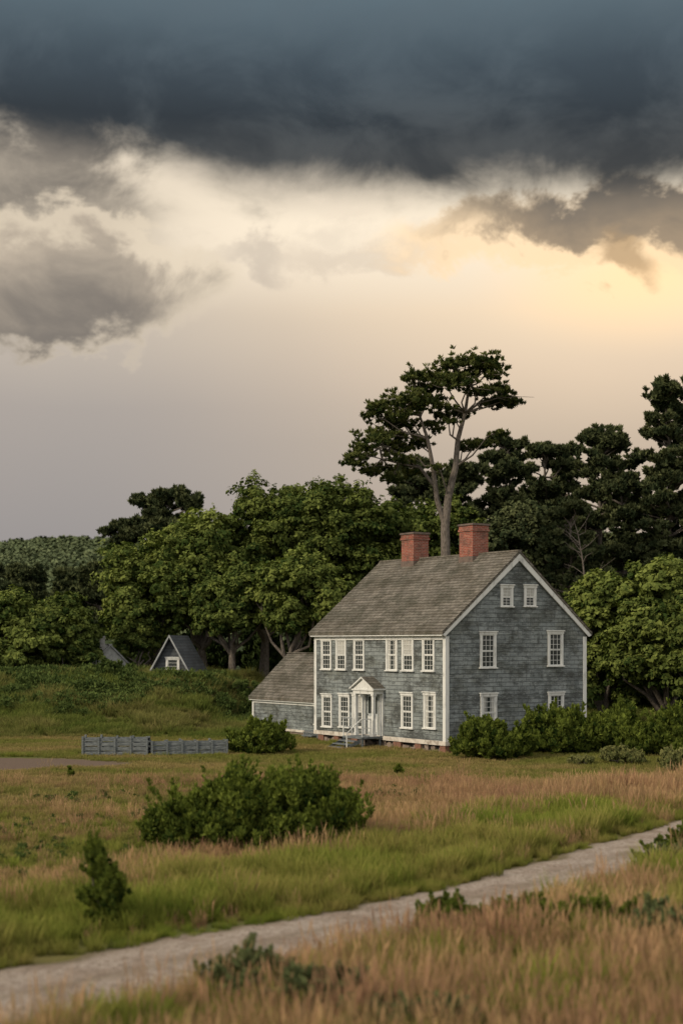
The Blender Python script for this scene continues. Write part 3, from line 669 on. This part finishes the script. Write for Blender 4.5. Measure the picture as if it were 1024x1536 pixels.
pbush('bush', 930, 1065, 1068, 67, 57, n1=130, leaf=.09, nl=44, shoots=140)
pbush('bush', 1015, 1130, 1060, 70, 58, n1=90, leaf=.10, nl=40)
M_pale = leaf_mat('pale_herb_leaves', (0.08, 0.10, 0.035), (0.22, 0.22, 0.085), 0)
pbush('shrub', 830, 905, 1136, 62, 59, n1=44, leaf=.06, nl=24, mat=M_pale, rough=1.0)
pbush('shrub', 880, 990, 1122, 62.5, 60, n1=70, leaf=.06, nl=24, mat=M_pale, rough=1.0)
pbush('shrub', 975, 1060, 1118, 59, 61, n1=54, leaf=.06, nl=24, mat=M_pale, rough=1.0)
pbush('shrub', 588, 606, 1152, 57, 62, n1=14, leaf=.06, nl=24, shoots=16)
pbush('shrub', 98, 112, 1156, 56, 63, n1=10, leaf=.06, nl=24, shoots=10)
X, Y, _ = W(156, 1400, 26)
zz_ = lambda py: W(0, py, 26)[2]; xx_ = lambda px: W(px, 0, 26)[0]
bush('young_shrub', X, Y, .3, .3, 1.2, 64, n1=0, leaf=.042, nl=36, m=8, lr=.09, shoots=110, lumps=[(xx_(157), zz_(1345), .36, .20, 50), (xx_(156), zz_(1382), .28, .22, 34), (xx_(143), zz_(1292), .12, .13, 16), (xx_(172), zz_(1322), .16, .10, 12), (xx_(148), zz_(1312), .18, .1, 12)])
for i, (x_, y_, hw_, h_, m_) in enumerate([(-1.2, 20.8, .9, .68, M_grey), (-.3, 19.9, 1.1, .72, M_grey), (.9, 18.8, 1.2, .58, M_grey), (2.9, 25.4, 1.1, .66, M_bush), (3.9, 24.7, 1.4, .78, M_bush), (5.2, 24.0, 1.4, .7, M_grey), (1.8, 26.0, .7, .55, M_bush), (8.2, 34.6, 1.5, .75, M_bush), (7.4, 33.2, 1.0, .5, M_grey)]):
    bush('shrub', x_, y_, hw_, .8, h_, 65+i, m_, n1=110, leaf=.038, nl=30, rough=.8, shoots=130)
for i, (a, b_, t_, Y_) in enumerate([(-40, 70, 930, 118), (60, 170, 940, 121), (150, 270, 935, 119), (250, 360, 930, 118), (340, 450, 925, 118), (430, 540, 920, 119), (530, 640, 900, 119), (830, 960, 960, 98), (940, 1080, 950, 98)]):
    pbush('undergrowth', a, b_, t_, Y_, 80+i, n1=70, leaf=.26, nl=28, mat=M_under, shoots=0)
for i, (a, b_, t_, Y_) in enumerate([(100, 215, 992, 96), (285, 400, 1022, 97), (40, 130, 1006, 97), (-40, 60, 1008, 97), (355, 420, 1040, 93)]):
    pbush('hedge', a, b_, t_, Y_, 71+i, n1=60, leaf=.11, nl=40, mat=M_scrub, shoots=90)

# ---------------------------------------------------------------- grass tufts
def tuft(name, nb, hgt, rad, wid, mat, seed, lean=.35, heads=0):
    g = np.random.default_rng(seed); V, Fq, T = [], [], []
    for i in range(nb):
        a = g.uniform(0, 6.283); r = rad*math.sqrt(g.uniform()); bx, by = math.cos(a)*r, math.sin(a)*r
        h = hgt*g.uniform(.5, 1.1); ld = a+g.normal(0, .8); ln = lean*h*g.uniform(.3, 1.3); w = wid*g.uniform(.6, 1.3); pa = g.uniform(0, 6.283)
        px, py = math.cos(pa)*w, math.sin(pa)*w; n0 = len(V)
        isH = i < heads
        ws = [(0, 1), (.5, .85), (1, .12)] if not isH else [(0, .4), (.62, .35), (.70, 1.2), (.86, 1.3), (1, .15)]
        for t, k in ws:
            x = bx+math.cos(ld)*ln*t*t; y = by+math.sin(ld)*ln*t*t; z = h*(1.35 if isH else 1)*t*(1-.12*t)
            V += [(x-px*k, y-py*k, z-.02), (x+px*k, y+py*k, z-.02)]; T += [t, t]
        for j in range(len(ws)-1): Fq.append((n0+2*j, n0+2*j+1, n0+2*j+3, n0+2*j+2))
    q_ = QM(); q_.add(np.array(V), np.array(Fq), np.array(T), 0); return q_.obj(name, [mat], link=False)
def scatter(name, X, Y, tufts, smin, smax, seed, z=None, hs=None):
    g = np.random.default_rng(seed); n = len(X); z = H(X, Y) if z is None else z
    col = bpy.data.collections.new(name+'_tufts')
    for t in tufts: col.objects.link(t)
    me = bpy.data.meshes.new(name); me.vertices.add(n)
    me.vertices.foreach_set('co', np.stack([X, Y, z], 1).astype(np.float32).ravel())
    a = me.attributes.new('rot', 'FLOAT_VECTOR', 'POINT'); rv_ = np.zeros((n, 3), np.float32); rv_[:, 2] = g.uniform(0, 6.283, n); rv_[:, :2] = g.normal(0, .08, (n, 2)); a.data.foreach_set('vector', rv_.ravel())
    s = g.uniform(smin, smax, n)*(1 if hs is None else hs)
    a = me.attributes.new('scl', 'FLOAT', 'POINT'); a.data.foreach_set('value', s.astype(np.float32))
    a = me.attributes.new('pick', 'INT', 'POINT'); a.data.foreach_set('value', g.integers(0, len(tufts), n).astype(np.int32))
    o = bpy.data.objects.new(name, me); link_obj(o)
    ng = bpy.data.node_groups.new(name, 'GeometryNodeTree')
    ng.interface.new_socket('Geometry', in_out='INPUT', socket_type='NodeSocketGeometry'); ng.interface.new_socket('Geometry', in_out='OUTPUT', socket_type='NodeSocketGeometry')
    gi, go = ng.nodes.new('NodeGroupInput'), ng.nodes.new('NodeGroupOutput'); ip = ng.nodes.new('GeometryNodeInstanceOnPoints')
    ci = ng.nodes.new('GeometryNodeCollectionInfo'); ci.inputs[0].default_value = col; ci.inputs[1].default_value = True; ci.inputs[2].default_value = True
    def na(nm, ty): x_ = ng.nodes.new('GeometryNodeInputNamedAttribute'); x_.data_type = ty; x_.inputs[0].default_value = nm; return x_.outputs[0]
    L = ng.links.new; L(gi.outputs[0], ip.inputs['Points']); L(ci.outputs[0], ip.inputs['Instance']); ip.inputs['Pick Instance'].default_value = True
    L(na('pick', 'INT'), ip.inputs['Instance Index']); L(na('rot', 'FLOAT_VECTOR'), ip.inputs['Rotation']); L(na('scl', 'FLOAT'), ip.inputs['Scale']); L(ip.outputs[0], go.inputs[0])
    md = o.modifiers.new('scatter', 'NODES'); md.node_group = ng; return o
def pts(n, y0, y1, wid, g, power=0):
    Y = np.sqrt(g.uniform(y0*y0, y1*y1, n)); X = g.uniform(-1, 1, n)*wid*Y; return X, Y
def outside_house(X, Y, m=.15):
    dx, dy = X-OX, Y-OY; lx = .838*dx+.548*dy; ly = -.548*dx+.838*dy
    a = (lx > -m) & (lx < LW+m) & (ly > -m) & (ly < LL+m); b_ = (lx > EX-m) & (lx < EX+EW+m) & (ly > LL-m) & (ly < LL+EL+m)
    s2 = (lx > -2.4) & (lx < 0) & (abs(ly-yc) < .9)
    cc_ = (abs(X-cot.location.x-.4) < 2.2) & (Y > cot.location.y-.3) & (Y < cot.location.y+5)
    return ~(a | b_ | s2 | cc_)
def dirt(X, Y): return ((X+17)/8.5)**2+((Y-62)/3.6)**2+.35*lown(X, Y, 2.0) < 1.0
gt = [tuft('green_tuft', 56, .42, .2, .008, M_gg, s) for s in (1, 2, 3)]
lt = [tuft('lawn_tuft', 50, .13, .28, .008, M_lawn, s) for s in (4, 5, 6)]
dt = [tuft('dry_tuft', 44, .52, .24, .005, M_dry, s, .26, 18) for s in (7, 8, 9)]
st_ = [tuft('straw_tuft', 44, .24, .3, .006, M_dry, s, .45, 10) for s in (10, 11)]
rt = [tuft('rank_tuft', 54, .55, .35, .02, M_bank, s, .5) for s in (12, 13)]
gg = np.random.default_rng(101)
def dryf(X, Y):
    sd = road_sd(X, Y); d = .65*lown(X*1.0, Y*1.6, 1.1, .7)+.45*lown(X, Y*1.8, 3.3, 1.9)-.24
    d = d+1.5*np.exp(-((X-(8.5+(Y-46)*.1))/7.0)**2-((Y-47)/5.8)**2)
    d = d+.95*np.exp(-((sd-7.4)/1.6)**2)*(X < 4)
    d = d-.75*np.exp(-((sd-3.6)/2.0)**2)
    d = d-.45*sst(52, 60, Y)
    d = d+.55*(sd < 0)
    return d, sd
X, Y = pts(16500, 14, 46, .29, gg); d, sd = dryf(X, Y); wr = rw(X); k = (abs(sd) > 1.2*wr+.25*lown(X, Y, 5)) & (d+gg.normal(0, .4, len(X)) < .28) & ((sd < 7.5+2*lown(X, Y, 2)) | (gg.uniform(size=len(X)) < .2))
hs = np.where(np.abs(sd) < 1.9*wr, .5, 1.0)*np.where(sd > 7, .5, 1)*(1+.5*lown(X, Y, 6))
scatter('tall_grass', X[k], Y[k], gt, .65, 1.55, 1, hs=hs[k])
X, Y = pts(14000, 14, 58, .29, gg); d, sd = dryf(X, Y); wr = rw(X); k = (abs(sd) > 1.45*wr) & (d+gg.normal(0, .3, len(X)) > .08) & ~dirt(X, Y) & ((sd < 14) | (gg.uniform(size=len(X)) < .6))
hs = np.where(sd > 6, .60, 1.0)*(1+.35*lown(X, Y, 5))*np.where(np.abs(sd) < 2.0*wr, .6, 1.0)
scatter('dry_grass', X[k], Y[k], dt, .7, 1.4, 2, hs=hs[k])
X, Y = pts(23000, 26, 80, .30, gg); d, sd = dryf(X, Y); k = (sd > 4) & outside_house(X, Y) & ~dirt(X, Y) & (d < .9)
scatter('lawn', X[k], Y[k], lt, .7, 1.6, 3)
X, Y = pts(8000, 32, 62, .30, gg); d, sd = dryf(X, Y); k = (sd > 5) & outside_house(X, Y) & ~dirt(X, Y) & (d+gg.normal(0, .3, len(X)) > .2)
scatter('straw_grass', X[k], Y[k], st_, .7, 1.3, 4)
X, Y = pts(10000, 77, 106, .30, gg); k = outside_house(X, Y, .8) & ((X < -4.5) | (X > 12)) & (Y > 78+1.0*lown(X, Y, 2))
hs = (sst(77, 84, Y)*.7+.3)*(1+.55*lown(X, Y, 3.5))
scatter('bank_grass', X[k], Y[k], rt, .7, 1.3, 5, hs=hs[k])
X = gg.uniform(-20, 14, 2500); Y = gg.uniform(62, 76, 2500); dx, dy = X-OX, Y-OY; lx = .838*dx+.548*dy; ly = -.548*dx+.838*dy
k = (((lx > -.5) & (lx < -.1) & (ly > -.3) & (ly < LL) & (abs(ly-yc) > 1)) | ((ly > -.6) & (ly < -.15) & (lx > -.3) & (lx < LW)) | ((abs(Y-66.2) < .25) & (X < -5)))
scatter('weeds', X[k], Y[k], gt, .4, .75, 6)
def herb(name, r, h, leaf, mat, s, k=14, nl=40):
    g = np.random.default_rng(s); Q = QM(); dd = unit(g, k); dd[:, 2] = abs(dd[:, 2]); Q.leaves(dd*np.array([r, r, h])*g.uniform(.4, 1, (k, 1)), np.full((k, 3), r*.3), nl, leaf, g, .8, .4, 1.9, None, None, spike=.6); return Q.obj(name, [mat], link=False)
brs = [herb('bramble', .9, .6, .09, M_scrub, s) for s in (401, 402, 403)]
X, Y = pts(1500, 84, 100, .30, gg); k = outside_house(X, Y, 1.2) & (X < -5.5) & ((Y > 90+3*lown(X, Y, 2)) | ((lown(X, Y, 1.7, 2) > .25) & (Y > 85)))
scatter('brambles', X[k], Y[k], brs, .5, 1.2, 11)
hbs = [herb('herb', .16, .22, .03, M_scrub, s, 8, 26) for s in (404, 405)]
X, Y = pts(1800, 16, 50, .28, gg); d, sd = dryf(X, Y); k = (abs(sd) > 2.2) & (lown(X, Y, 4, 3) > .1)
scatter('meadow_herbs', X[k], Y[k], hbs, .5, 1.3, 12)
# distant wooded hill
dts = []
for s in (1, 2, 3):
    g = np.random.default_rng(200+s); Q = QM(); dd = unit(g, 40); dd[:, 2] = abs(dd[:, 2]); cc = dd*np.array([3.2, 3.2, 2.6])*g.uniform(.4, 1, (40, 1))
    Q.leaves(cc, np.full((40, 3), .9), 50, .5, g, .7, .4, 1.5); dts.append(Q.obj('distant_tree_crown', [M_far], link=False))
X, Y = pts(3800, 225, 400, .34, gg); scatter('distant_trees', X, Y, dts, .6, 1.2, 9)

# ---------------------------------------------------------------- world
w = bpy.data.worlds.new('World'); sc.world = w; w.use_nodes = True; nt = w.node_tree; nt.nodes.clear()
out = nt.nodes.new('ShaderNodeOutputWorld'); bg = nt.nodes.new('ShaderNodeBackground'); nt.links.new(bg.outputs[0], out.inputs[0])
dr = texco(nt, 'Generated'); sp = nt.nodes.new('ShaderNodeSeparateXYZ'); nt.links.new(dr.k, sp.inputs[0])
x, y, z = (E(nt, sp.outputs[i]) for i in range(3))
r = (x*x+y*y).op('SQRT').op('MAXIMUM', .02); U = x.op('ARCTAN2', y)*2.25; V = z/r*2.25
nv = mapping(nt, dr, (1, 1, 1.5)); nL = noise(nt, nv, 5.0, 3, .5)-.5; nM = noise(nt, nv, 15, 6, .60, .4)-.5; nF = noise(nt, mapping(nt, dr, (1, 1, 1.3), (3, 1, 2)), 34, 5, .6)-.5
Vr = (V+nL*.05)
left = ramp(nt, Vr, [(0.0, (.33, .31, .305)), (.15, (.335, .31, .30)), (.35, (.42, .375, .34)), (.5, (.60, .52, .43)), (.66, (.88, .76, .60))])
right = ramp(nt, Vr, [(0.0, (.42, .36, .31)), (.3, (.60, .485, .37)), (.40, (.80, .63, .46)), (.5, (.98, .77, .54)), (.62, (1, .87, .68))])
c = mixc(nt, U.ss(-.42, .42), left, right)
def blob(cu, cv, ru, rv_, a, b, dis=1.0):
    eu = (U-cu+nL*.22*dis+nM*.22*dis)/ru; ev = (V-cv+nM*.22*dis+nF*.09*dis+nL*.10*dis)/rv_
    return (eu*eu+ev*ev).op('SQRT').ss(a, b, 1.0, 0.0)
def soft(cu, cv, ru, rv_):
    eu = (U-cu)/ru; ev = (V-cv)/rv_; return (eu*eu+ev*ev).op('SQRT').ss(0, 1, 1., 0.)
c = mixc(nt, soft(.46, .55, .30, .14)*.85, c, (1.28, .88, .48))
c = mixc(nt, soft(-.02, .62, .55, .15)*.7, c, (1.05, .90, .70))
c = mixc(nt, (nM+nL*.4+nF*.3).ss(.02, .22)*V.ss(.5, .62)*.30, c, (.62, .53, .43))
c = mixc(nt, blob(-.30, .67, .16, .09, .3, 1.2)*.6, c, (.80, .69, .54))
c = mixc(nt, blob(-.50, .66, .26, .12, .55, 1.15)*.85, c, mixc(nt, (nM+nL*.5).ss(-.12, .15), (.12, .108, .098), (.33, .285, .23)))
c = mixc(nt, blob(-.40, .545, .22, .105, .85, 1.12)*.8, c, (.80, .68, .52))
c = mixc(nt, blob(-.43, .525, .23, .09, .65, 1.08)*.88, c, mixc(nt, (V+nM*.35).ss(.44, .64), (.15, .135, .125), (.50, .42, .33)))
c = mixc(nt, blob(.42, .605, .34, .065, .75, 1.15)*.8, c, (1.08, .79, .48))
c = mixc(nt, blob(.44, .625, .31, .052, .55, 1.05)*.92, c, mixc(nt, (V+nM*.2).ss(.57, .67), (.34, .26, .18), (.145, .13, .115)))
c = mixc(nt, blob(.41, .555, .05, .055, .4, 1.2)*.75, c, (.46, .31, .17))
c = mixc(nt, blob(-.13, .575, .07, .03, .2, 1.3)*.5, c, (.5, .43, .36))
c = mixc(nt, blob(.02, .59, .16, .03, .2, 1.3)*.4, c, (.6, .5, .4))
edge = (U*-1.0).ss(.08, .45, .672, .765)+nM*.10+nL*.07+nF*.03
deck = (V-edge).ss(-.05, .045)
dk = ramp(nt, (V+nL*.06+nF*.02)/1.2, [(.52, (.12, .115, .105)), (.58, (.060, .063, .064)), (.65, (.038, .047, .056)), (.72, (.058, .078, .096)), (.81, (.115, .16, .19))])
dk = mixc(nt, (nM+nL*.6).ss(-.12, .22)*.5, dk, mixc(nt, V.ss(.68, .9), (.12, .12, .115), (.11, .145, .17)))
c = mixc(nt, deck, c, dk)
sky = nt.nodes.new('ShaderNodeTexSky'); sky.sky_type = 'NISHITA'; sky.sun_disc = False; SE, SA = R(32), R(236)
sky.sun_elevation = SE; sky.sun_rotation = SA
ns = mixc(nt, 1.0, E(nt, sky.outputs[0]), (.1, .1, .1), 'MULTIPLY')
thin = mixc(nt, .85, ns, mixc(nt, nL.ss(-.2, .25), (.78, .74, .69), (1.30, 1.21, 1.08)))
c = mixc(nt, (V+nL*.4).ss(1.15, 2.6), c, thin)
c = mixc(nt, (y*-1.0).ss(-.35, .35)*z.ss(-.02, .15), c, thin)
c = mixc(nt, z.ss(-.02, -.004, 1.0, 0.0), c, (.10, .10, .06))
nt.links.new(c.k, bg.inputs[0]); bg.inputs[1].default_value = 1.0
sd_ = bpy.data.lights.new('sun', 'SUN'); sd_.energy = 2.5; sd_.angle = R(8); sd_.color = (1, .84, .62); so = bpy.data.objects.new('sun', sd_); link_obj(so)
dirv = Vector((math.sin(SA)*math.cos(SE), math.cos(SA)*math.cos(SE), math.sin(SE))); so.rotation_euler = dirv.to_track_quat('Z', 'Y').to_euler(); so.location = (0, -20, 40)

# ---------------------------------------------------------------- camera
cd = bpy.data.cameras.new('camera'); co = bpy.data.objects.new('camera', cd); link_obj(co); co.location = (0, 0, 5); co.rotation_euler = (R(90), 0, 0)
cd.sensor_fit = 'VERTICAL'; cd.sensor_height = 36; cd.sensor_width = 24; cd.lens = F/1536*36; cd.shift_y = 197/1536; cd.clip_end = 6000; cd.clip_start = .5
cd.dof.use_dof = True; cd.dof.focus_distance = 68; cd.dof.aperture_fstop = .6
sc.camera = co
sc.view_settings.view_transform = 'Standard'; sc.view_settings.look = 'None'; sc.view_settings.exposure = 0
